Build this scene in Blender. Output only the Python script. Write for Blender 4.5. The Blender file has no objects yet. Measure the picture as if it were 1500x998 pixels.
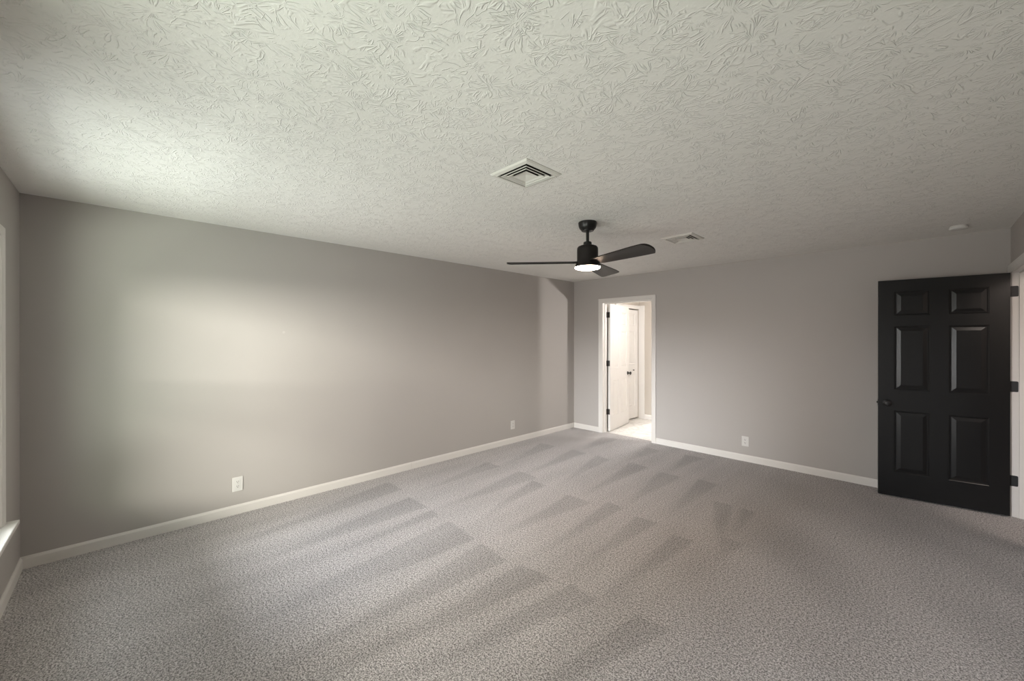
import bpy, bmesh, math, random
from mathutils import Vector, Matrix

random.seed(7)
PI = math.pi
scene = bpy.context.scene
COL = scene.collection

# ------------------------------------------------------------------ camera
cam_data = bpy.data.cameras.new('camera')
cam = bpy.data.objects.new('camera', cam_data)
COL.objects.link(cam)
cam.location = (4.0643, 0.4921, 1.5011)
cam.rotation_euler = (PI / 2 - 0.0016, 0.0, 0.7994)
cam_data.sensor_width = 36.0
cam_data.lens = 581.97 / 1500 * 36.0
cam_data.shift_y = -2.92 / 1500
cam_data.clip_start = 0.02
scene.camera = cam

# ------------------------------------------------------------------ colour management
vs = scene.view_settings
vs.view_transform = 'Standard'
vs.look = 'None'
vs.gamma = 1.0
vs.exposure = 0.38
vs.use_curve_mapping = False
scene.display_settings.display_device = 'sRGB'
scene.cycles.use_denoising = True
scene.cycles.max_bounces = 10
scene.cycles.diffuse_bounces = 7
scene.cycles.glossy_bounces = 4
scene.cycles.transparent_max_bounces = 8
scene.cycles.sample_clamp_indirect = 6.0
scene.cycles.caustics_reflective = False
scene.cycles.caustics_refractive = False

# ------------------------------------------------------------------ world (pale overcast sky)
world = bpy.data.worlds.new('overcast_sky')
scene.world = world
world.use_nodes = True
bg = world.node_tree.nodes['Background']
bg.inputs['Color'].default_value = (0.86, 0.95, 1.0, 1)
bg.inputs['Strength'].default_value = 0.9

# ------------------------------------------------------------------ lamps
def area(name, loc, rot, sx, sy, energy, color, spread=PI):
    d = bpy.data.lights.new(name, 'AREA')
    d.shape = 'RECTANGLE'
    d.size = sx
    d.size_y = sy
    d.energy = energy
    d.color = color
    d.spread = spread
    o = bpy.data.objects.new(name, d)
    COL.objects.link(o)
    o.location = loc
    o.rotation_euler = rot
    return o

# daylight outside the two windows: light thrown up by the sunny lawn, the bright
# distance beyond the trees, and the open sky
def aim(d):
    return Vector(d).to_track_quat('-Z', 'Y').to_euler()

area('lawn_glow_a', (1.30, -0.80, 0.10), aim((0, 0.6, 0.8)), 1.7, 0.9, 20.64, (0.887, 0.916, 1.000), math.radians(150))
area('lawn_glow_b', (3.20, -0.80, 0.10), aim((0, 0.6, 0.8)), 1.7, 0.9, 27, (0.973, 1.000, 0.897), math.radians(150))
area('garden_glow', (2.75, -1.00, 1.16), aim((-0.85, 0.52, 0.0)), 1.0, 0.55, 4.4, (0.86, 1.000, 0.68), math.radians(90))
area('distance_a', (1.35, -5.0, 2.80), aim((0.05, 1.0, -0.15)), 2.1, 1.3, 190.0, (0.927, 0.939, 1.000), math.radians(80))
area('distance_b', (4.90, -5.0, 2.60), aim((-0.5, 0.87, -0.12)), 4.2, 1.6, 275, (1.000, 0.945, 0.87), math.radians(80))
area('horizon', (2.20, -5.0, 0.75), aim((0, 1.0, 0.0)), 7.0, 1.6, 190, (1.000, 0.92, 0.90), math.radians(120))
area('lawn_wide', (5.5, -3.4, -0.30), (PI, 0, 0), 15.0, 4.0, 1420, (0.955, 1.000, 0.935))
area('sky_a', (1.30, -1.30, 2.90), aim((0, 0.7, -0.7)), 1.8, 1.0, 6, (0.930, 0.970, 1.000), math.radians(120))
area('sky_b', (3.20, -1.30, 2.90), aim((0, 0.7, -0.7)), 1.8, 1.0, 6, (0.930, 0.970, 1.000), math.radians(120))
# lamp in the hallway beyond the black door
area('hallway_lamp', (5.35, 4.35, 2.40), (0, 0, 0), 0.6, 0.6, 16.0, (1.0, 0.86, 0.76))

# ------------------------------------------------------------------ materials
def new_mat(name):
    m = bpy.data.materials.new(name)
    m.use_nodes = True
    nt = m.node_tree
    return m, nt, nt.nodes['Principled BSDF']

class NT:
    """small helper to write node graphs"""
    def __init__(s, nt):
        s.nt = nt
    def n(s, typ, **kw):
        nd = s.nt.nodes.new(typ)
        for k, v in kw.items():
            setattr(nd, k, v)
        return nd
    def put(s, sock, v):
        if isinstance(v, bpy.types.NodeSocket):
            s.nt.links.new(v, sock)
        else:
            sock.default_value = v
    def math(s, op, a, b=None, c=None, clamp=False):
        nd = s.n('ShaderNodeMath', operation=op, use_clamp=clamp)
        s.put(nd.inputs[0], a)
        if b is not None: s.put(nd.inputs[1], b)
        if c is not None: s.put(nd.inputs[2], c)
        return nd.outputs[0]
    def vmath(s, op, a, b=None, scale=None):
        nd = s.n('ShaderNodeVectorMath', operation=op)
        s.put(nd.inputs[0], a)
        if b is not None: s.put(nd.inputs[1], b)
        if scale is not None: s.put(nd.inputs['Scale'], scale)
        return nd.outputs['Value'] if op in ('LENGTH', 'DISTANCE', 'DOT_PRODUCT') else nd.outputs['Vector']
    def noise(s, vec, scale, detail=2.0, rough=0.5):
        nd = s.n('ShaderNodeTexNoise')
        s.put(nd.inputs['Vector'], vec)
        s.put(nd.inputs['Scale'], scale)
        s.put(nd.inputs['Detail'], detail)
        s.put(nd.inputs['Roughness'], rough)
        return nd.outputs['Fac'], nd.outputs['Color']
    def ramp(s, fac, lo, hi, a=0.0, b=1.0, smooth=True):
        nd = s.n('ShaderNodeMapRange')
        nd.interpolation_type = 'SMOOTHSTEP' if smooth else 'LINEAR'
        s.put(nd.inputs['Value'], fac)
        nd.inputs['From Min'].default_value = lo
        nd.inputs['From Max'].default_value = hi
        nd.inputs['To Min'].default_value = a
        nd.inputs['To Max'].default_value = b
        return nd.outputs[0]
    def mix(s, fac, a, b):
        nd = s.n('ShaderNodeMix', data_type='RGBA')
        s.put(nd.inputs[0], fac)
        s.put(nd.inputs[6], a)
        s.put(nd.inputs[7], b)
        return nd.outputs[2]
    def bump(s, height, strength, dist):
        nd = s.n('ShaderNodeBump')
        s.put(nd.inputs['Height'], height)
        nd.inputs['Strength'].default_value = strength
        nd.inputs['Distance'].default_value = dist
        return nd.outputs['Normal']
    def objco(s):
        return s.n('ShaderNodeTexCoord').outputs['Object']

def paint(name, col, rough=0.5, spec=0.35, grain=0.0, scale=220.0, metallic=0.0):
    m, nt, b = new_mat(name)
    h = NT(nt)
    co = h.objco()
    f, _ = h.noise(co, 3.0, 3.0)
    c2 = tuple(min(1, x * 1.03) for x in col)
    c1 = tuple(x * 0.97 for x in col)
    h.put(b.inputs['Base Color'], h.mix(f, (*c1, 1), (*c2, 1)))
    b.inputs['Roughness'].default_value = rough
    b.inputs['Specular IOR Level'].default_value = spec
    b.inputs['Metallic'].default_value = metallic
    if grain > 0:
        g, _ = h.noise(co, scale, 2.0)
        h.put(b.inputs['Normal'], h.bump(g, grain, 0.002))
    return m

WALL_COL = (0.43, 0.405, 0.388)
def wall_paint():
    m, nt, b = new_mat('greige_wall_paint')
    h = NT(nt)
    co = h.objco()
    f, _ = h.noise(co, 1.7, 3.0)
    base = h.mix(f, tuple(x * 0.975 for x in WALL_COL) + (1,), tuple(x * 1.025 for x in WALL_COL) + (1,))
    # small dab of filler over a nail hole on the long wall
    d = h.vmath('DISTANCE', co, (0.0, 1.530, 1.553))
    dab = h.ramp(d, 0.006, 0.016, 1.0, 0.0)
    base = h.mix(dab, base, (0.47, 0.45, 0.43, 1))
    h.put(b.inputs['Base Color'], base)
    b.inputs['Roughness'].default_value = 0.62
    b.inputs['Specular IOR Level'].default_value = 0.25
    g, _ = h.noise(co, 260.0, 2.0)
    g2, _ = h.noise(co, 60.0, 2.0)
    h.put(b.inputs['Normal'], h.bump(h.math('ADD', g, h.math('MULTIPLY', g2, 0.8)), 0.12, 0.002))
    return m

def ceiling_mat():
    m, nt, b = new_mat('stomped_ceiling_texture')
    h = NT(nt)
    co = h.objco()
    _, wc = h.noise(co, 7.0, 2.0)
    warp = h.vmath('SCALE', h.vmath('SUBTRACT', wc, (0.5, 0.5, 0.5)), scale=0.07)
    p = h.vmath('ADD', co, warp)
    def layer(scale, off, spokes, thr, width):
        q = h.vmath('ADD', p, off)
        v = h.n('ShaderNodeTexVoronoi', voronoi_dimensions='2D', feature='F1')
        h.put(v.inputs['Vector'], q)
        v.inputs['Scale'].default_value = scale
        v.inputs['Randomness'].default_value = 1.0
        d = h.vmath('SUBTRACT', q, v.outputs['Position'])
        sep = h.n('ShaderNodeSeparateXYZ')
        h.put(sep.inputs[0], d)
        x, y = sep.outputs[0], sep.outputs[1]
        r = h.math('SQRT', h.math('ADD', h.math('MULTIPLY', x, x), h.math('ADD', h.math('MULTIPLY', y, y), 1e-6)))
        sc = h.n('ShaderNodeSeparateColor')
        h.put(sc.inputs[0], v.outputs['Color'])
        # polar coordinates about the brush centre -> strokes that fan out
        cx = h.math('MULTIPLY', h.math('DIVIDE', x, r), spokes)
        cy = h.math('MULTIPLY', h.math('DIVIDE', y, r), spokes)
        cz = h.math('ADD', h.math('MULTIPLY', r, 9.0), h.math('MULTIPLY', sc.outputs[0], 37.0))
        cb = h.n('ShaderNodeCombineXYZ')
        h.put(cb.inputs[0], cx); h.put(cb.inputs[1], cy); h.put(cb.inputs[2], cz)
        n1, _ = h.noise(cb.outputs[0], 1.0, 1.0)
        line = h.ramp(h.math('ABSOLUTE', h.math('SUBTRACT', n1, 0.5)), 0.0, width, 1.0, 0.0)
        brk, _ = h.noise(q, 17.0, 2.0)
        return h.math('MULTIPLY', h.math('MULTIPLY', line, h.ramp(brk, thr, thr + 0.12)),
                      h.ramp(r, 0.004, 0.03))
    a = layer(5.6, (0, 0, 0), 3.1, 0.45, 0.058)
    c = layer(8.2, (3.37, 1.91, 0), 2.7, 0.46, 0.062)
    e = layer(11.5, (7.11, 4.43, 0), 2.4, 0.50, 0.07)
    # loose curls of mud between the strokes
    n2, _ = h.noise(p, 15.0, 1.5)
    curl = h.ramp(h.math('ABSOLUTE', h.math('SUBTRACT', n2, 0.5)), 0.0, 0.026, 1.0, 0.0)
    cb2, _ = h.noise(co, 9.0, 2.0)
    curl = h.math('MULTIPLY', curl, h.ramp(cb2, 0.52, 0.62))
    fine, _ = h.noise(co, 110.0, 3.0)
    med, _ = h.noise(co, 34.0, 2.0)
    ht = h.math('MAXIMUM', h.math('MAXIMUM', a, h.math('MAXIMUM', c, h.math('MULTIPLY', e, 0.8))), h.math('MULTIPLY', curl, 0.7))
    ht = h.math('ADD', ht, h.math('ADD', h.math('MULTIPLY', fine, 0.34), h.math('MULTIPLY', med, 0.35)))
    h.put(b.inputs['Normal'], h.bump(ht, 0.95, 0.0021))
    b.inputs['Base Color'].default_value = (0.79, 0.775, 0.75, 1)
    b.inputs['Roughness'].default_value = 0.7
    b.inputs['Specular IOR Level'].default_value = 0.25
    return m

def carpet_mat():
    m, nt, b = new_mat('grey_cut_pile_carpet')
    h = NT(nt)
    co = h.objco()
    at = h.n('ShaderNodeAttribute', attribute_name='pile')
    pile = at.outputs['Fac']
    # flecks of the yarn
    n1, _ = h.noise(co, 150.0, 2.0, 0.6)
    n2, _ = h.noise(co, 80.0, 2.0, 0.6)
    n3, _ = h.noise(co, 320.0, 1.0)
    fl = h.math('ADD', h.math('MULTIPLY', n1, 0.5), h.math('ADD', h.math('MULTIPLY', n2, 0.28), h.math('MULTIPLY', n3, 0.22)))
    f = h.ramp(fl, 0.41, 0.59, 0.0, 1.0)
    yarn = h.mix(f, (0.148, 0.136, 0.134, 1), (0.70, 0.668, 0.668, 1))
    big, _ = h.noise(co, 2.2, 3.0)
    lean = h.math('ADD', h.math('MULTIPLY', pile, 0.42), h.math('ADD', 0.77, h.math('MULTIPLY', h.math('SUBTRACT', big, 0.5), 0.16)))
    cmb = h.n('ShaderNodeCombineColor')
    for i in range(3):
        h.put(cmb.inputs[i], lean)
    mx = h.n('ShaderNodeMix', data_type='RGBA', blend_type='MULTIPLY')
    mx.inputs[0].default_value = 1.0
    h.put(mx.inputs[6], yarn)
    h.put(mx.inputs[7], cmb.outputs[0])
    h.put(b.inputs['Base Color'], mx.outputs[2])
    b.inputs['Roughness'].default_value = 0.95
    b.inputs['Specular IOR Level'].default_value = 0.1
    b.inputs['Sheen Weight'].default_value = 0.15
    b.inputs['Sheen Roughness'].default_value = 0.6
    h.put(b.inputs['Normal'], h.bump(fl, 0.9, 0.012))
    return m

def tile_mat():
    m, nt, b = new_mat('white_marble_floor_tile')
    h = NT(nt)
    co = h.objco()
    _, wc = h.noise(co, 2.5, 4.0)
    q = h.vmath('ADD', co, h.vmath('SCALE', wc, scale=0.35))
    n, _ = h.noise(q, 4.0, 5.0, 0.6)
    vein = h.ramp(h.math('ABSOLUTE', h.math('SUBTRACT', n, 0.5)), 0.0, 0.06, 1.0, 0.0)
    base = h.mix(h.math('MULTIPLY', vein, 0.55), (0.84, 0.825, 0.80, 1), (0.55, 0.53, 0.51, 1))
    br = h.n('ShaderNodeTexBrick')
    h.put(br.inputs['Vector'], co)
    br.offset = 0.5
    br.inputs['Scale'].default_value = 1.0
    br.inputs['Brick Width'].default_value = 0.6
    br.inputs['Row Height'].default_value = 0.3
    br.inputs['Mortar Size'].default_value = 0.003
    base = h.mix(br.outputs['Fac'], base, (0.62, 0.6, 0.57, 1))
    h.put(b.inputs['Base Color'], base)
    b.inputs['Roughness'].default_value = 0.3
    return m

def grass_mat():
    m, nt, b = new_mat('mown_grass')
    h = NT(nt)
    co = h.objco()
    n, _ = h.noise(co, 40.0, 4.0)
    h.put(b.inputs['Base Color'], h.mix(n, (0.06, 0.12, 0.025, 1), (0.2, 0.3, 0.08, 1)))
    b.inputs['Roughness'].default_value = 0.9
    return m

def glow(name, col, strength):
    m, nt, b = new_mat(name)
    h = NT(nt)
    f, _ = h.noise(h.objco(), 4.0, 1.0)
    h.put(b.inputs['Emission Color'], h.mix(f, (*col, 1), tuple(min(1, c * 1.02) for c in col) + (1,)))
    b.inputs['Base Color'].default_value = (0.9, 0.9, 0.88, 1)
    b.inputs['Emission Strength'].default_value = strength
    return m

def glass_mat():
    m = bpy.data.materials.new('window_glass')
    m.use_nodes = True
    nt = m.node_tree
    nt.nodes.remove(nt.nodes['Principled BSDF'])
    h = NT(nt)
    tr = h.n('ShaderNodeBsdfTransparent')
    tr.inputs[0].default_value = (0.97, 0.985, 0.975, 1)
    gl = h.n('ShaderNodeBsdfGlossy')
    gl.inputs['Roughness'].default_value = 0.02
    mx = h.n('ShaderNodeMixShader')
    mx.inputs[0].default_value = 0.06
    nt.links.new(tr.outputs[0], mx.inputs[1])
    nt.links.new(gl.outputs[0], mx.inputs[2])
    nt.links.new(mx.outputs[0], nt.nodes['Material Output'].inputs['Surface'])
    return m

M = {
    'wall': wall_paint(),
    'ceiling': ceiling_mat(),
    'carpet': carpet_mat(),
    'tile': tile_mat(),
    'grass': grass_mat(),
    'trim': paint('white_trim_paint', (0.70, 0.675, 0.65), 0.35, 0.45),
    'bathwall': paint('tan_wall_paint', (0.47, 0.43, 0.385), 0.6, 0.3, 0.1),
    'whitedoor': paint('white_door_paint', (0.70, 0.685, 0.67), 0.35, 0.45),
    'blackdoor': paint('black_door_paint', (0.0075, 0.0079, 0.0088), 0.30, 0.42, 0.05, 400),
    'hinge': paint('black_hinge_metal', (0.012, 0.012, 0.013), 0.4, 0.5),
    'bronze': paint('dark_bronze_metal', (0.022, 0.018, 0.016), 0.38, 0.5),
    'fanblack': paint('satin_black_fan_metal', (0.009, 0.0085, 0.008), 0.33, 0.35),
    'blade': paint('espresso_blade_finish', (0.013, 0.0105, 0.0095), 0.45, 0.20, 0.05, 90),
    'register': paint('white_register_enamel', (0.68, 0.665, 0.625), 0.4, 0.4),
    'ductshade': paint('painted_duct_shade', (0.02, 0.017, 0.014), 0.9, 0.1),
    'plastic': paint('white_plastic', (0.64, 0.628, 0.61), 0.4, 0.45),
    'slot': paint('dark_slot', (0.06, 0.055, 0.05), 0.7, 0.2),
    'glass': glass_mat(),
    'fanlight': glow('lit_fan_diffuser', (1.0, 0.73, 0.54), 88.0),
    'bulb': glow('lit_vanity_bulb', (1.0, 0.94, 0.89), 4600.0),
    'bathlight': glow('lit_bath_ceiling_disc', (1.0, 0.96, 0.93), 300.0),
}

# ------------------------------------------------------------------ mesh helpers
def add_box(bm, x0, y0, z0, x1, y1, z1):
    v = [bm.verts.new(p) for p in ((x0, y0, z0), (x1, y0, z0), (x1, y1, z0), (x0, y1, z0),
                                   (x0, y0, z1), (x1, y0, z1), (x1, y1, z1), (x0, y1, z1))]
    for f in ((0, 3, 2, 1), (4, 5, 6, 7), (0, 1, 5, 4), (1, 2, 6, 5), (2, 3, 7, 6), (3, 0, 4, 7)):
        bm.faces.new([v[i] for i in f])
    return v

def add_bbox(bm, x0, y0, z0, x1, y1, z1, bev=0.003, seg=2):
    t = bmesh.new()
    add_box(t, x0, y0, z0, x1, y1, z1)
    bmesh.ops.bevel(t, geom=t.edges[:], offset=bev, segments=seg, affect='EDGES', profile=0.5)
    merge(bm, t)

def merge(bm, t, mat=None):
    me = bpy.data.meshes.new('tmp')
    if mat is not None:
        t.transform(mat)
    t.to_mesh(me)
    t.free()
    bm.from_mesh(me)
    bpy.data.meshes.remove(me)

def add_lathe(bm, prof, seg=40, center=(0, 0, 0), axis='Z', cap=True):
    """prof: list of (radius, height) along the axis"""
    rings = []
    cx, cy, cz = center
    for r, zz in prof:
        ring = []
        for i in range(seg):
            a = 2 * PI * i / seg
            x, y = r * math.cos(a), r * math.sin(a)
            if axis == 'Z': p = (cx + x, cy + y, cz + zz)
            elif axis == 'Y': p = (cx + x, cy + zz, cz + y)
            else: p = (cx + zz, cy + x, cz + y)
            ring.append(bm.verts.new(p))
        rings.append(ring)
    for a, b in zip(rings, rings[1:]):
        for i in range(seg):
            j = (i + 1) % seg
            bm.faces.new((a[i], a[j], b[j], b[i]))
    if cap:
        bm.faces.new(rings[0][::-1])
        bm.faces.new(rings[-1])

def add_prism(bm, prof, A, B, U, V):
    """extrude a 2-D outline (u, v) from A to B; U, V are the outline axes"""
    A, B, U, V = Vector(A), Vector(B), Vector(U), Vector(V)
    a = [bm.verts.new(A + U * u + V * v) for u, v in prof]
    b = [bm.verts.new(B + U * u + V * v) for u, v in prof]
    n = len(prof)
    for i in range(n):
        j = (i + 1) % n
        bm.faces.new((a[i], a[j], b[j], b[i]))
    bm.faces.new(a[::-1])
    bm.faces.new(b)

def obj(name, bm, mat, parent=None, smooth=False):
    bmesh.ops.recalc_face_normals(bm, faces=bm.faces[:])
    me = bpy.data.meshes.new(name)
    bm.to_mesh(me)
    bm.free()
    me.materials.append(mat)
    if smooth:
        for p in me.polygons:
            p.use_smooth = True
        try:
            me.set_sharp_from_angle(angle=math.radians(32))
        except Exception:
            pass
    o = bpy.data.objects.new(name, me)
    COL.objects.link(o)
    if parent is not None:
        o.parent = parent
    return o

def struct(name, bm, mat):
    o = obj(name, bm, mat)
    o['kind'] = 'structure'
    return o

def empty(name, loc, rz=0.0):
    o = bpy.data.objects.new(name, None)
    o.empty_display_size = 0.1
    COL.objects.link(o)
    o.location = loc
    o.rotation_euler = (0, 0, rz)
    return o

def thing(name, label, cat, loc, rz=0.0, group=None):
    o = empty(name, loc, rz)
    o['label'] = label
    o['category'] = cat
    if group:
        o['group'] = group
    return o

def dup(root, loc, rz, label):
    r = root.copy()
    COL.objects.link(r)
    r.location = loc
    r.rotation_euler = (0, 0, rz)
    r['label'] = label
    for ch in list(root.children):
        c = ch.copy()
        COL.objects.link(c)
        c.parent = r
        for g in ch.children:
            d = g.copy()
            COL.objects.link(d)
            d.parent = c
    return r

# ------------------------------------------------------------------ room dimensions
W, L, H = 4.5987, 5.8982, 2.44        # x: long wall -> door wall, y: window wall -> back wall
T = 0.122
DX0, DX1, DZ = 0.563, 1.374, 2.047    # bathroom doorway (back wall)
HY0, HY1, HZ = 5.000, 5.822, 2.047    # hallway doorway (right wall)
WIN = [(0.612, 1.830), (2.720, 3.680)]
WZ0, WZ1 = 0.475, 2.046

def wall_cells(bm, axis, p0, p1, a0, a1, z0, z1, holes):
    """a slab standing on an axis-aligned line, with rectangular holes"""
    As = sorted({a0, a1, *[h[0] for h in holes], *[h[1] for h in holes]})
    Zs = sorted({z0, z1, *[h[2] for h in holes], *[h[3] for h in holes]})
    for i in range(len(As) - 1):
        for k in range(len(Zs) - 1):
            am, zm = (As[i] + As[i + 1]) / 2, (Zs[k] + Zs[k + 1]) / 2
            if any(h[0] < am < h[1] and h[2] < zm < h[3] for h in holes):
                continue
            if axis == 'x':
                add_box(bm, As[i], p0, Zs[k], As[i + 1], p1, Zs[k + 1])
            else:
                add_box(bm, p0, As[i], Zs[k], p1, As[i + 1], Zs[k + 1])
    bmesh.ops.remove_doubles(bm, verts=bm.verts[:], dist=1e-5)
    dead = [f for f in bm.faces if any(g is not f and set(g.verts) == set(f.verts) for e in f.edges for g in e.link_faces)]
    bmesh.ops.delete(bm, geom=list(set(dead)), context='FACES')

bm = bmesh.new(); wall_cells(bm, 'y', -T, 0.0, -T, L, 0, H, [])
struct('wall_left', bm, M['wall'])
bm = bmesh.new(); wall_cells(bm, 'x', -T, 0.0, 0.0, W, 0, H, [(a, b, WZ0 - 0.03, WZ1) for a, b in WIN])
struct('wall_window', bm, M['wall'])
bm = bmesh.new(); wall_cells(bm, 'x', L, L + T, -T, W + T, 0, H, [(DX0 - 0.018, DX1 + 0.018, 0, DZ + 0.018)])
struct('wall_back', bm, M['wall'])
bm = bmesh.new(); wall_cells(bm, 'y', W, W + T, -T, L, 0, H, [(HY0 - 0.018, HY1 + 0.018, 0, HZ + 0.018)])
struct('wall_right', bm, M['wall'])

bm = bmesh.new(); add_box(bm, -T, -T, H, W + T, L + T, H + 0.1)
struct('ceiling', bm, M['ceiling'])

# ---- carpet, with the marks the vacuum left in its pile
def tri_mark(x, y, x0, x1, ye, xt, yt):
    """a wedge: base x0..x1 at y=ye, tip at (xt, yt)"""
    if (y - ye) * (y - yt) > 0:
        return 0.0
    f = (y - yt) / (ye - yt)
    a = xt + (x0 - xt) * f
    b = xt + (x1 - xt) * f
    m = 0.022 + 0.06 * (1 - f)
    e = max(0.0, min(1.0, abs(ye - y) / 0.014))
    return max(0.0, min(1.0, (x - a) / m + 0.5)) * max(0.0, min(1.0, (b - x) / m + 0.5)) * e * (0.40 + 0.60 * f ** 0.6)

WEDGES = [
    # front row, ends at y ~2.4
    (0.20, 0.48, 2.46, 0.62, 0.95), (0.70, 1.02, 2.42, 0.98, 0.90), (1.36, 1.76, 2.38, 1.62, 0.75),
    (1.83, 2.13, 2.355, 2.02, 0.95), (2.24, 2.47, 2.38, 2.22, 1.05), (2.58, 2.785, 2.45, 2.44, 1.15),
    (2.98, 3.17, 2.50, 2.82, 1.25), (1.10, 1.22, 2.40, 1.25, 1.2),
    # second row, ends at y ~3.57
    (0.42, 0.64, 3.63, 0.66, 2.46), (0.92, 1.195, 3.655, 1.12, 2.47), (1.20, 1.394, 3.575, 1.56, 2.46),
    (1.70, 1.964, 3.517, 1.835, 2.46), (2.07, 2.257, 3.646, 2.225, 2.46), (2.40, 2.582, 3.578, 2.505, 2.42),
    (2.74, 2.90, 3.50, 2.80, 2.50),
    # third row
    (0.30, 0.55, 4.75, 0.62, 3.66), (0.80, 1.04, 4.80, 1.02, 3.66), (1.18, 1.40, 4.80, 1.48, 3.60),
    (1.62, 1.86, 4.85, 1.84, 3.56), (2.02, 2.25, 4.80, 2.24, 3.60), (2.40, 2.62, 4.85, 2.60, 3.62),
    (0.70, 0.95, 5.70, 0.92, 4.80), (1.45, 1.66, 5.60, 1.58, 4.85), (1.95, 2.2, 5.65, 2.1, 4.85),
    # crossing strokes
    (2.755, 2.90, 4.38, 3.14, 3.30), (2.97, 3.07, 4.40, 3.09, 3.72), (3.02, 3.18, 3.72, 3.13, 3.30),
]
NX, NY = 300, 390
fx0, fx1, fy0, fy1 = -0.06, W + 0.061, -0.06, 5.979
bm = bmesh.new()
grid = []
for j in range(NY + 1):
    grid.append([bm.verts.new((fx0 + (fx1 - fx0) * i / NX, fy0 + (fy1 - fy0) * j / NY, 0.0)) for i in range(NX + 1)])
bm.verts.index_update()
for j in range(NY):
    for i in range(NX):
        bm.faces.new((grid[j][i], grid[j][i + 1], grid[j + 1][i + 1], grid[j + 1][i]))
from mathutils import noise as mn
pile = []
for v in bm.verts:
    x, y = v.co.x, v.co.y
    wx = x + 0.03 * mn.noise((x * 3.1, y * 1.6, 0.3))
    wy = y + 0.035 * mn.noise((x * 5.1, y * 2.0, 4.3))
    d = 0.0
    for w in WEDGES:
        d = max(d, tri_mark(wx, wy, *w))
    st = 0.5 * mn.noise((x * 6.5, y * 0.8, 1.7))            # long soft stripes along the strokes
    st2 = 0.55 * mn.noise((x * 2.1 + y * 1.4, y * 1.1, 8.2))  # looser scuffs
    side = max(0.0, min(1.0, (x - 2.6) / 0.8))
    p = 0.60 - 0.50 * d * (1 - 0.15 * side) + st * 0.55 * (1 - side) + st2 * (0.22 + 0.62 * side)
    pile.append(max(0.0, min(1.0, p)))
floor = struct('floor', bm, M['carpet'])
at = floor.data.attributes.new('pile', 'FLOAT', 'POINT')
for i, p in enumerate(pile):
    at.data[i].value = p

# ---- bathroom and hallway shells
BX0, BX1, BY0, BY1, BYE = 0.386, 3.05, L + T, 7.385, 9.2
bm = bmesh.new(); add_box(bm, BX0 - 0.6, 5.979, -0.06, BX1, BYE, 0.0)
struct('floor_bathroom', bm, M['tile'])
bm = bmesh.new(); add_box(bm, BX0 - 0.6, L + T, H, BX1 + 0.1, BYE + 0.1, H + 0.08)
struct('ceiling_bathroom', bm, paint('flat_white_ceiling_paint', (0.72, 0.70, 0.67), 0.7, 0.2, 0.1))
CY0, CY1, CZ = 6.62, 7.372, 2.035     # closet doorway in the bathroom's left wall
bm = bmesh.new(); wall_cells(bm, 'y', BX0 - 0.1, BX0, BY0, BY1, 0, H, [(CY0, CY1, 0, CZ)])
struct('wall_bathroom_left', bm, M['bathwall'])
bm = bmesh.new(); add_box(bm, BX0 - 0.6, BY0, 0, BX0 - 0.5, BY1, H)
add_box(bm, BX0 - 0.5, CY0 - 0.2, 0, BX0 - 0.1, CY0 - 0.15, H)
struct('wall_closet', bm, M['bathwall'])
bm = bmesh.new(); add_box(bm, BX0 - 0.6, BY1, 0, 0.80, BY1 + 0.1, H); add_box(bm, 0.70, BY1 + 0.1, 0, 0.80, BYE, H)
struct('wall_bathroom_stub', bm, M['bathwall'])
bm = bmesh.new(); add_box(bm, 0.70, BYE, 0, BX1 + 0.1, BYE + 0.1, H)
struct('wall_bathroom_far', bm, M['bathwall'])
bm = bmesh.new(); add_box(bm, BX1, L + T, 0, BX1 + 0.1, BYE, H)
struct('wall_bathroom_right', bm, M['bathwall'])
HX1, HYA, HYB = 6.0, 3.9, 6.6
bm = bmesh.new(); add_box(bm, W + 0.061, HYA, -0.06, HX1, HYB, 0.0)
hf = struct('floor_hallway', bm, M['carpet'])
a2 = hf.data.attributes.new('pile', 'FLOAT', 'POINT')
for d in a2.data:
    d.value = 0.6
bm = bmesh.new(); add_box(bm, W + T, HYA, H, HX1 + 0.1, HYB + 0.1, H + 0.08)
struct('ceiling_hallway', bm, M['ceiling'])
bm = bmesh.new(); add_box(bm, HX1, HYA, 0, HX1 + 0.1, HYB, H)
struct('wall_hallway_far', bm, M['wall'])
bm = bmesh.new(); add_box(bm, W + T, HYB, 0, HX1 + 0.1, HYB + 0.1, H)
struct('wall_hallway_end', bm, M['wall'])
bm = bmesh.new(); add_box(bm, W + T, HYA - 0.1, 0, HX1 + 0.1, HYA, H)
struct('wall_hallway_start', bm, M['wall'])
bm = bmesh.new(); add_box(bm, W + T, L + T, 0, W + T + 0.05, HYB, H)
struct('wall_hallway_near', bm, M['wall'])
bm = bmesh.new(); add_box(bm, -8, -14, -0.42, 13, -T - 0.02, -0.32)
struct('ground_lawn', bm, M['grass'])

# ------------------------------------------------------------------ baseboards
BB = [(0, 0), (0.0125, 0), (0.0125, 0.062), (0.010, 0.068), (0.0065, 0.0735), (0.0045, 0.079), (0, 0.079)]
CW = 0.064        # casing width
bm = bmesh.new()
add_prism(bm, BB, (0, 0, 0), (0, 2.828, 0), (1, 0, 0), (0, 0, 1))
add_prism(bm, BB, (0, 2.8295, 0), (0, L, 0), (1, 0, 0), (0, 0, 1))
struct('baseboard_left', bm, M['trim'])
bm = bmesh.new()
add_prism(bm, BB, (0.0125, L, 0), (DX0 - 0.006 - CW, L, 0), (0, -1, 0), (0, 0, 1))
add_prism(bm, BB, (DX1 + 0.006 + CW, L, 0), (W - 0.02, L, 0), (0, -1, 0), (0, 0, 1))
struct('baseboard_back', bm, M['trim'])
bm = bmesh.new()
add_prism(bm, BB, (0.0125, 0, 0), (W, 0, 0), (0, 1, 0), (0, 0, 1))
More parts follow.
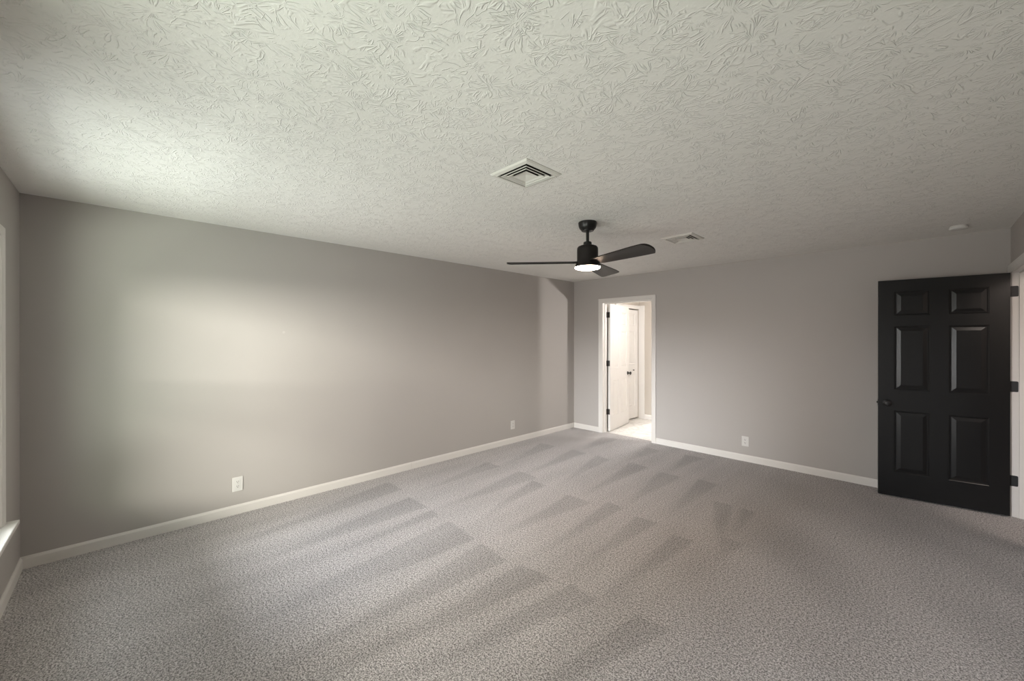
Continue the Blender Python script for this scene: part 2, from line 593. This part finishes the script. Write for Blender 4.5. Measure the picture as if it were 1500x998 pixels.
struct('baseboard_window', bm, M['trim'])
bm = bmesh.new()
add_prism(bm, BB, (W, 0.0125, 0), (W, HY0 - 0.006 - CW, 0), (-1, 0, 0), (0, 0, 1))
struct('baseboard_right', bm, M['trim'])
bm = bmesh.new()
add_prism(bm, [(u, v * 1.1) for u, v in BB], (BX0 + 0.12, BY1, 0), (0.80, BY1, 0), (0, -1, 0), (0, 0, 1))
struct('baseboard_bathroom', bm, M['trim'])

# ------------------------------------------------------------------ door and window casings (colonial profile)
CAS = [(0, 0), (0, 0.007), (0.004, 0.009), (0.012, 0.0095), (0.016, 0.0125), (0.030, 0.0145), (0.046, 0.0165),
       (0.052, 0.019), (0.060, 0.019), (CW, 0.016), (CW, 0)]   # u from the opening outwards, v off the wall

def casing(bm, O, A, N, a0, a1, z0, z1, legs=True, left=True):
    """mitred casing: A = direction along the wall, N = off the wall, opening a0..a1 x z0..z1"""
    O, A, N, Z = Vector(O), Vector(A), Vector(N), Vector((0, 0, 1))
    n = len(CAS)
    path = [(a0, z0, -1, 0), (a0, z1, -1, 1), (a1, z1, 1, 1), (a1, z0, 1, 0)]
    rings = []
    for a, z, sa, sz in path:
        rings.append([bm.verts.new(O + A * (a + sa * u) + Z * (z + sz * u) + N * v) for u, v in CAS])
    for r, s in zip(rings, rings[1:]):
        for i in range(n):
            j = (i + 1) % n
            bm.faces.new((r[i], r[j], s[j], s[i]))
    bm.faces.new(rings[0][::-1]); bm.faces.new(rings[-1])

def jamb_set(bm, axis, p0, p1, a0, a1, z1, stop0, stop1, th=0.018):
    """door jamb lining with stops; axis = wall line axis; p0..p1 across the wall"""
    def bx(aa, ab, pa, pb, za, zb):
        if axis == 'x': add_box(bm, aa, pa, za, ab, pb, zb)
        else: add_box(bm, pa, aa, za, pb, ab, zb)
    bx(a0 - th, a0, p0, p1, 0, z1 + th)
    bx(a1, a1 + th, p0, p1, 0, z1 + th)
    bx(a0, a1, p0, p1, z1, z1 + th)
    s = 0.011
    bx(a0, a0 + s, stop0, stop1, 0, z1)
    bx(a1 - s, a1, stop0, stop1, 0, z1)
    bx(a0 + s, a1 - s, stop0, stop1, z1 - s, z1)

bm = bmesh.new()
jamb_set(bm, 'x', L, L + T, DX0, DX1, DZ, L + T - 0.075, L + T - 0.037)
casing(bm, (0, L, 0), (1, 0, 0), (0, -1, 0), DX0 - 0.006, DX1 + 0.006, 0, DZ + 0.006)
casing(bm, (0, L + T, 0), (1, 0, 0), (0, 1, 0), DX0 - 0.006, DX1 + 0.006, 0, DZ + 0.006)
struct('trim_1', bm, M['trim'])
bm = bmesh.new()
jamb_set(bm, 'y', W, W + T, HY0, HY1, HZ, W + 0.039, W + 0.077)
casing(bm, (W, 0, 0), (0, 1, 0), (-1, 0, 0), HY0 - 0.006, HY1 + 0.006, 0, HZ + 0.006)
struct('trim_2', bm, M['trim'])
# closet casing inside the bathroom
bm = bmesh.new()
add_bbox(bm, BX0, CY0 - 0.06, 0, BX0 + 0.015, CY0, CZ + 0.065, 0.003)
add_bbox(bm, BX0, CY0, CZ, BX0 + 0.015, BY1, CZ + 0.065, 0.003)
add_bbox(bm, BX0, BY1 - 0.013, 0, BX0 + 0.115, BY1, CZ + 0.065, 0.004)
struct('trim_3', bm, M['whitedoor'])

# ------------------------------------------------------------------ windows
def make_window(idx, x0, x1):
    root = empty('window_%d' % idx, ((x0 + x1) / 2, 0, WZ0))
    root['kind'] = 'structure'
    def part(name, bm, mat):
        o = obj(name, bm, mat, root)
        o.matrix_parent_inverse = Matrix.Translation((-(x0 + x1) / 2, 0, -WZ0))
        return o
    bm = bmesh.new()
    casing(bm, (0, 0, 0), (1, 0, 0), (0, 1, 0), x0 + 0.004, x1 - 0.004, WZ0, WZ1 - 0.004)
    part('casing', bm, M['trim'])
    bm = bmesh.new()
    add_bbox(bm, x0 - 0.10, 0.0, WZ0 - 0.024, x1 + 0.10, 0.062, WZ0, 0.004, 2)
    add_box(bm, x0, -T, WZ0 - 0.024, x1, 0.001, WZ0)
    part('sill', bm, M['trim'])
    bm = bmesh.new()
    add_bbox(bm, x0 - 0.06, 0.0, WZ0 - 0.084, x1 + 0.06, 0.014, WZ0 - 0.024, 0.003)
    part('apron', bm, M['trim'])
    bm = bmesh.new()
    f = 0.02
    add_box(bm, x0, -T, WZ0, x0 + f, 0, WZ1); add_box(bm, x1 - f, -T, WZ0, x1, 0, WZ1)
    add_box(bm, x0 + f, -T, WZ1 - f, x1 - f, 0, WZ1)
    part('window_frame', bm, M['trim'])
    zm = (WZ0 + WZ1) / 2
    for name, ya, za, zb in (('lower_sash', -0.062, WZ0, zm + 0.02), ('upper_sash', -0.098, zm - 0.02, WZ1 - f)):
        bm = bmesh.new()
        s = 0.042
        a, b = x0 + f, x1 - f
        add_bbox(bm, a, ya - 0.016, za, a + s, ya + 0.016, zb, 0.003)
        add_bbox(bm, b - s, ya - 0.016, za, b, ya + 0.016, zb, 0.003)
        add_bbox(bm, a + s, ya - 0.016, za, b - s, ya + 0.016, za + s, 0.003)
        add_bbox(bm, a + s, ya - 0.016, zb - s, b - s, ya + 0.016, zb, 0.003)
        so = part(name, bm, M['trim'])
        bm = bmesh.new()
        add_box(bm, a + s - 0.004, ya - 0.002, za + s - 0.004, b - s + 0.004, ya + 0.002, zb - s + 0.004)
        g = obj('pane', bm, M['glass'], so)
        g.matrix_parent_inverse = Matrix.Identity(4)
    return root

for k, (a, b) in enumerate(WIN):
    make_window(k + 1, a, b)

# ------------------------------------------------------------------ six-panel doors
def panel_face(bm, w, h, y, sgn, us, vs_):
    """one face of a moulded door at y, facing sgn*y; panels = us x vs_ rectangles"""
    U = sorted({0.0, w, *[a for p in us for a in p]})
    V = sorted({0.0, h, *[a for p in vs_ for a in p]})
    def q(pts):
        vv = [bm.verts.new((u, y - sgn * d, v)) for u, v, d in pts]
        bm.faces.new(vv if sgn < 0 else vv[::-1])
    for i in range(len(U) - 1):
        for k in range(len(V) - 1):
            u0, u1, v0, v1 = U[i], U[i + 1], V[k], V[k + 1]
            if (u0, u1) in us and (v0, v1) in vs_:
                rings = [(0.0, 0.0), (0.004, 0.003), (0.007, 0.003), (0.013, 0.0095), (0.019, 0.0095), (0.044, 0.0035), (0.046, 0.003)]
                for (i0, d0), (i1, d1) in zip(rings, rings[1:]):
                    A = [(u0 + i0, v0 + i0), (u1 - i0, v0 + i0), (u1 - i0, v1 - i0), (u0 + i0, v1 - i0)]
                    B = [(u0 + i1, v0 + i1), (u1 - i1, v0 + i1), (u1 - i1, v1 - i1), (u0 + i1, v1 - i1)]
                    for e in range(4):
                        g = (e + 1) % 4
                        q([(*A[e], d0), (*A[g], d0), (*B[g], d1), (*B[e], d1)])
                i1, d1 = rings[-1]
                q([(u0 + i1, v0 + i1, d1), (u1 - i1, v0 + i1, d1), (u1 - i1, v1 - i1, d1), (u0 + i1, v1 - i1, d1)])
            else:
                q([(u0, v0, 0), (u1, v0, 0), (u1, v1, 0), (u0, v1, 0)])

def door_leaf(w, h, t, y0):
    """leaf occupying x 0..w, y y0..y0+t, z 0..h"""
    k = w / 0.813
    us = [(0.114 * k, 0.351 * k), (0.466 * k, 0.703 * k)]
    vv = [(0.225, 0.805), (1.000, 1.598), (1.697, 1.922)]
    bm = bmesh.new()
    panel_face(bm, w, h, y0 + t, 1, us, vv)
    panel_face(bm, w, h, y0, -1, us, vv)
    for pts in (((0, y0, 0), (0, y0 + t, 0), (0, y0 + t, h), (0, y0, h)),
                ((w, y0, 0), (w, y0 + t, 0), (w, y0 + t, h), (w, y0, h)),
                ((0, y0, 0), (w, y0, 0), (w, y0 + t, 0), (0, y0 + t, 0)),
                ((0, y0, h), (w, y0, h), (w, y0 + t, h), (0, y0 + t, h))):
        bm.faces.new([bm.verts.new(p) for p in pts])
    bmesh.ops.remove_doubles(bm, verts=bm.verts[:], dist=1e-5)
    return bm

def knob_bm(u, y, z, sgn, s=1.0):
    bm = bmesh.new()
    prof = [(0.001, 0), (0.031, 0.0), (0.031, 0.004), (0.027, 0.009), (0.012, 0.012), (0.010, 0.030), (0.014, 0.034),
            (0.024, 0.038), (0.0285, 0.046), (0.027, 0.056), (0.020, 0.062), (0.008, 0.064), (0.001, 0.0642)]
    add_lathe(bm, [(r, sgn * d * s) for r, d in prof], 28, (u, y, z), 'Y')
    return bm

def hinge_bm(z, leaf, jamb_quad, pin=(0, 0), h=0.089):
    """knuckle at the pin plus a leaf let into the door edge, and the leaf on the jamb"""
    bm = bmesh.new()
    add_lathe(bm, [(0.006, z - h / 2), (0.006, z + h / 2)], 14, (pin[0], pin[1], 0))
    add_lathe(bm, [(0.0045, z + h / 2), (0.0052, z + h / 2 + 0.004), (0.001, z + h / 2 + 0.008)], 14, (pin[0], pin[1], 0))
    return bm

# --- black door to the hallway
T_D = 0.035
ang = math.radians(188.4)
bd = empty('door_1', (4.581, 5.811, 0.014), ang)
bd['kind'] = 'structure'
bd['label'] = 'black six-panel door standing open against the back wall'
leaf = obj('door_leaf', door_leaf(0.813, 2.03, T_D, 0.0), M['blackdoor'], bd)
kb = knob_bm(0.753, T_D, 0.872, 1)
obj('knob', kb, M['hinge'], bd, True)
kb = knob_bm(0.753, 0.0, 0.872, -1, 0.8)
obj('knob', kb, M['hinge'], bd, True)
bm = bmesh.new(); add_bbox(bm, 0.8125, 0.006, 0.842, 0.8145, 0.029, 0.900, 0.0006, 1)
add_bbox(bm, 0.813, 0.0125, 0.862, 0.823, 0.0225, 0.880, 0.003, 1)
obj('latch', bm, M['hinge'], bd)
inv = Matrix.Translation(bd.location) @ Matrix.Rotation(ang, 4, 'Z')
inv = inv.inverted()
for zc in (1.891, 1.093, 0.303):
    bm = bmesh.new()
    add_lathe(bm, [(0.006, zc - 0.045), (0.006, zc + 0.045)], 14, (4.583, 5.815, 0))
    # rounded leaf on the jamb
    r = 0.008
    x0, x1, z0, z1 = 4.583, 4.6325, zc - 0.0445, zc + 0.0445
    pts = [(x0, z0)]
    for cx, cz, a0 in ((x1 - r, z0 + r, -90), (x1 - r, z1 - r, 0)):
        for k in range(6):
            a = math.radians(a0 + 18 * k)
            pts.append((cx + r * math.cos(a), cz + r * math.sin(a)))
    pts.append((x0, z1))
    add_prism(bm, pts, (0, HY1, 0), (0, HY1 - 0.003, 0), (1, 0, 0), (0, 0, 1))
    bm.transform(inv)
    obj('hinge', bm, M['hinge'], bd)

# --- white bathroom door, swung into the bathroom
ang2 = math.radians(98.4)
wd = empty('door_2', (DX0 + 0.012, L + T + 0.014, 0.012), ang2)
wd['kind'] = 'structure'
wd['label'] = 'white six-panel bathroom door swung inwards with dark hinges'
obj('door_leaf', door_leaf(0.803, 2.03, T_D, -T_D), M['whitedoor'], wd)
obj('knob', knob_bm(0.743, -T_D, 0.876, -1), M['bronze'], wd, True)
bm = bmesh.new(); add_bbox(bm, 0.8025, -0.029, 0.846, 0.8045, -0.006, 0.904, 0.0006, 1)
obj('latch', bm, M['bronze'], wd)
inv2 = (Matrix.Translation(wd.location) @ Matrix.Rotation(ang2, 4, 'Z')).inverted()
for zc in (1.869, 1.093, 0.318):
    bm = bmesh.new()
    add_lathe(bm, [(0.0065, zc - 0.045), (0.0065, zc + 0.045)], 14, (DX0 + 0.010, L + T + 0.016, 0))
    add_bbox(bm, DX0 - 0.001, L + T - 0.034, zc - 0.0445, DX0 + 0.004, L + T + 0.016, zc + 0.0445, 0.001, 1)
    bm.transform(inv2)
    t = bmesh.new()
    add_bbox(t, -0.004, -0.030, zc - 0.0565, 0.001, 0.004, zc + 0.0325, 0.001, 1)
    merge(bm, t)
    obj('hinge', bm, M['bronze'], wd)

# --- closet door inside the bathroom
cd = empty('door_3', (BX0 - 0.012, CY0 + 0.003, 0.025), PI / 2)
cd['kind'] = 'structure'
cd['label'] = 'white closet door inside the bathroom behind the open door'
obj('door_leaf', door_leaf(CY1 - CY0 - 0.006, 1.99, T_D, 0.0), M['whitedoor'], cd)
bm = bmesh.new()
add_lathe(bm, [(0.006, 0.0), (0.005, -0.010), (0.011, -0.016), (0.013, -0.022), (0.010, -0.027), (0.001, -0.028)], 20, (0.56, 0, 0.885), 'Y')
obj('knob', bm, M['bronze'], cd, True)

# ------------------------------------------------------------------ ceiling fan
FX, FY = 2.178, 3.182
fan = thing('ceiling_fan', 'black three-blade ceiling fan with a lit round light hanging from the textured ceiling',
            'ceiling fan', (FX, FY, H))
bm = bmesh.new()
add_lathe(bm, [(0.071, 0.0), (0.0745, -0.004), (0.0745, -0.012), (0.072, -0.030), (0.066, -0.048), (0.057, -0.060),
               (0.050, -0.066), (0.048, -0.072), (0.030, -0.075), (0.0125, -0.076)], 48)
obj('canopy', bm, M['fanblack'], fan, True)
bm = bmesh.new(); add_lathe(bm, [(0.0125, -0.066), (0.0125, -0.175)], 20)
obj('downrod', bm, M['fanblack'], fan, True)
bm = bmesh.new()
add_lathe(bm, [(0.0126, -0.158), (0.029, -0.160), (0.033, -0.166), (0.033, -0.178), (0.037, -0.184), (0.038, -0.196)], 32)
obj('rod_coupling', bm, M['fanblack'], fan, True)
bm = bmesh.new()
add_lathe(bm, [(0.036, -0.190), (0.060, -0.192), (0.076, -0.199), (0.083, -0.210), (0.0845, -0.222), (0.0845, -0.305),
               (0.086, -0.318), (0.091, -0.332), (0.097, -0.346), (0.1015, -0.356), (0.1025, -0.366), (0.098, -0.3665)], 56)
obj('motor_housing', bm, M['blade'], fan, True)
bm = bmesh.new()
add_lathe(bm, [(0.0990, -0.3620), (0.1010, -0.3655), (0.1012, -0.369), (0.094, -0.3755), (0.075, -0.381), (0.045, -0.384), (0.001, -0.385)], 48)
obj('light_diffuser', bm, M['fanlight'], fan, True)

def blade_bm():
    """blade along +x; left-hand edge (+y) low, right-hand edge high"""
    bm = bmesh.new()
    n, m = 26, 10
    R0, R1 = 0.070, 0.665
    top, bot = [], []
    for i in range(n + 1):
        s = i / n
        x = R0 + (R1 - R0) * s
        w = 0.050 + 0.030 * min(1, s * 1.25) ** 0.9         # half width
        if s < 0.12:
            w *= 0.82 + 0.18 * (s / 0.12)
        rowt, rowb = [], []
        for j in range(m + 1):
            q = -1 + 2 * j / m
            xx = x
            # rounded outer corners, slightly raked tip
            if s > 0.90:
                xx = x - (s - 0.90) / 0.10 * (0.030 * abs(q) ** 3 + 0.010 * (q + 1))
            y = w * q
            pitch = math.radians(12.5)
            camber = 0.006 * (1 - q * q)
            z = -y * math.tan(pitch) + camber - 0.006 * s
            th = 0.0068 * (1 - 0.45 * abs(q) ** 4)
            rowt.append(bm.verts.new((xx, y, z + th)))
            rowb.append(bm.verts.new((xx, y, z - th)))
        top.append(rowt); bot.append(rowb)
    for i in range(n):
        for j in range(m):
            bm.faces.new((top[i][j], top[i + 1][j], top[i + 1][j + 1], top[i][j + 1]))
            bm.faces.new((bot[i][j], bot[i][j + 1], bot[i + 1][j + 1], bot[i + 1][j]))
        for j, k in ((0, 0), (m, m)):
            bm.faces.new((top[i][j], bot[i][j], bot[i + 1][j], top[i + 1][j]))
    for i in (0, n):
        for j in range(m):
            bm.faces.new((top[i][j], top[i][j + 1], bot[i][j + 1], bot[i][j]))
    return bm

b0 = obj('blade', blade_bm(), M['blade'], fan, True)
b0.location = (0, 0, -0.330)
b0.rotation_euler = (0, 0, math.radians(-135))
for a in (-15, 105):
    c = b0.copy()
    COL.objects.link(c)
    c.parent = fan
    c.rotation_euler = (0, 0, math.radians(a))

# ------------------------------------------------------------------ ceiling registers
def sq_ring(bm, prof):
    """square ring swept from (half size, z) pairs"""
    rings = []
    for a, z in prof:
        rings.append([bm.verts.new(p) for p in ((-a, -a, z), (a, -a, z), (a, a, z), (-a, a, z))])
    n = len(rings)
    for r, s in zip(rings, rings[1:] + rings[:1]):
        for i in range(4):
            j = (i + 1) % 4
            bm.faces.new((r[i], r[j], s[j], s[i]))

def make_register(loc, label):
    t = thing('ceiling_register', label, 'ceiling vent', loc, 0.0, 'ceiling registers')
    bm = bmesh.new()
    sq_ring(bm, [(0.145, 0.0), (0.145, -0.003), (0.138, -0.009), (0.118, -0.014), (0.115, -0.012), (0.115, 0.0)])
    obj('frame', bm, M['register'], t)
    bm = bmesh.new(); add_box(bm, -0.115, -0.115, -0.0012, 0.115, 0.115, -0.0002)  # flat plate, no hole: the duct's inner shade is put into its colour
    obj('duct_shade_plate', bm, M['ductshade'], t)
    for a in (0.1005, 0.0765):
        bm = bmesh.new()
        sq_ring(bm, [(a, -0.0125), (a, -0.0160), (a - 0.0045, -0.0160), (a - 0.0175, -0.0040), (a - 0.0165, -0.0025)])
        obj('louver', bm, M['register'], t)
    bm = bmesh.new()
    a = 0.0525
    v = [bm.verts.new(p) for p in ((-a, -a, -0.0145), (a, -a, -0.0145), (a, a, -0.0145), (-a, a, -0.0145))]
    c = 0.036
    w = [bm.verts.new(p) for p in ((-c, -c, -0.003), (c, -c, -0.003), (c, c, -0.003), (-c, c, -0.003))]
    for i in range(4):
        j = (i + 1) % 4
        bm.faces.new((v[i], v[j], w[j], w[i]))
    bm.faces.new(w)
    e = bm.verts.new((0, 0, -0.0045))
    for i in range(4):
        bm.faces.new((v[i], v[(i + 1) % 4], e))
    obj('center_cone', bm, M['register'], t)
    return t

reg = make_register((2.486, 2.137, H), 'white square ceiling register nearest the camera, in front of the fan')
dup(reg, (2.502, 4.245, H), 0.0, 'white square ceiling register beyond the fan, towards the back wall')

# ------------------------------------------------------------------ smoke detector
sd = thing('smoke_detector', 'small round white smoke detector on the ceiling above the black door', 'smoke detector',
           (4.285, 5.50, H))
bm = bmesh.new(); add_lathe(bm, [(0.050, 0.0), (0.052, -0.002), (0.052, -0.010), (0.050, -0.012)], 40)
obj('base', bm, M['plastic'], sd, True)
bm = bmesh.new()
add_lathe(bm, [(0.053, -0.010), (0.056, -0.013), (0.0555, -0.022), (0.050, -0.029), (0.036, -0.033), (0.001, -0.034)], 40)
obj('cover', bm, M['plastic'], sd, True)

# ------------------------------------------------------------------ wall outlets
def make_outlet(loc, rz, label):
    """plate in local x-z, facing local -y"""
    t = thing('wall_outlet', label, 'outlet', loc, rz, 'duplex wall outlets')
    bm = bmesh.new(); add_bbox(bm, -0.038, -0.0055, -0.0605, 0.038, 0.0, 0.0605, 0.0028, 2)
    obj('cover_plate', bm, M['plastic'], t)
    for s in (-1, 1):
        bm = bmesh.new()
        tt = bmesh.new()
        add_lathe(tt, [(0.0172, -0.0082), (0.0172, -0.004)], 32, (0, 0, s * 0.0195), 'Y')
        for v in tt.verts:
            v.co.z = max(s * 0.0195 - 0.0135, min(s * 0.0195 + 0.0135, v.co.z))
        bmesh.ops.remove_doubles(tt, verts=tt.verts[:], dist=1e-5)
        merge(bm, tt)
        rc = obj('receptacle', bm, M['plastic'], t)
        bm = bmesh.new()
        zc = s * 0.0195
        add_box(bm, -0.0078, -0.0088, zc - 0.0020, -0.0050, -0.0078, zc + 0.0085)
        add_box(bm, 0.0050, -0.0088, zc - 0.0005, 0.0078, -0.0078, zc + 0.0075)
        add_lathe(bm, [(0.0030, -0.0088), (0.0030, -0.0078)], 12, (0, 0, zc - 0.0078), 'Y')
        obj('slots', bm, M['slot'], rc)
    bm = bmesh.new(); add_lathe(bm, [(0.001, -0.0072), (0.0032, -0.0068), (0.0036, -0.005)], 14, (0, 0, 0), 'Y')
    obj('screw', bm, M['plastic'], t)
    return t

ol = make_outlet((0.0, 1.176, 0.2535), PI / 2, 'white outlet on the long left wall, the one nearest the window')
dup(ol, (0.0, 4.458, 0.2575), PI / 2, 'white outlet on the long left wall near the far corner')
dup(ol, (2.578, L, 0.242), 0.0, 'white outlet on the back wall between the bathroom doorway and black door')

# ------------------------------------------------------------------ bathroom lights
vl = thing('vanity_light', 'lit vanity light bar on the bathroom wall', 'light', (1.66, L + T, 1.87))
bm = bmesh.new(); add_bbox(bm, -0.10, 0.0, -0.05, 0.10, 0.03, 0.05, 0.006)
obj('wall_plate', bm, M['bronze'], vl)
bm = bmesh.new(); add_lathe(bm, [(0.016, 0.03), (0.02, 0.06), (0.024, 0.175)], 24, (0, 0, 0), 'Y')
obj('arm', bm, M['bronze'], vl, True)
bm = bmesh.new()
bmesh.ops.create_uvsphere(bm, u_segments=20, v_segments=12, radius=0.015, matrix=Matrix.Translation((0, 0.205, 0)))
obj('bulb', bm, M['bulb'], vl, True)
cl = thing('flush_ceiling_light', 'lit round flush light on the bathroom ceiling', 'light', (1.0, 8.85, H))
bm = bmesh.new(); add_lathe(bm, [(0.16, 0.0), (0.16, -0.02), (0.15, -0.024)], 40)
obj('rim', bm, M['bronze'], cl, True)
bm = bmesh.new(); add_lathe(bm, [(0.145, -0.022), (0.145, -0.03), (0.10, -0.05), (0.001, -0.058)], 40)
obj('diffuser', bm, M['bathlight'], cl, True)
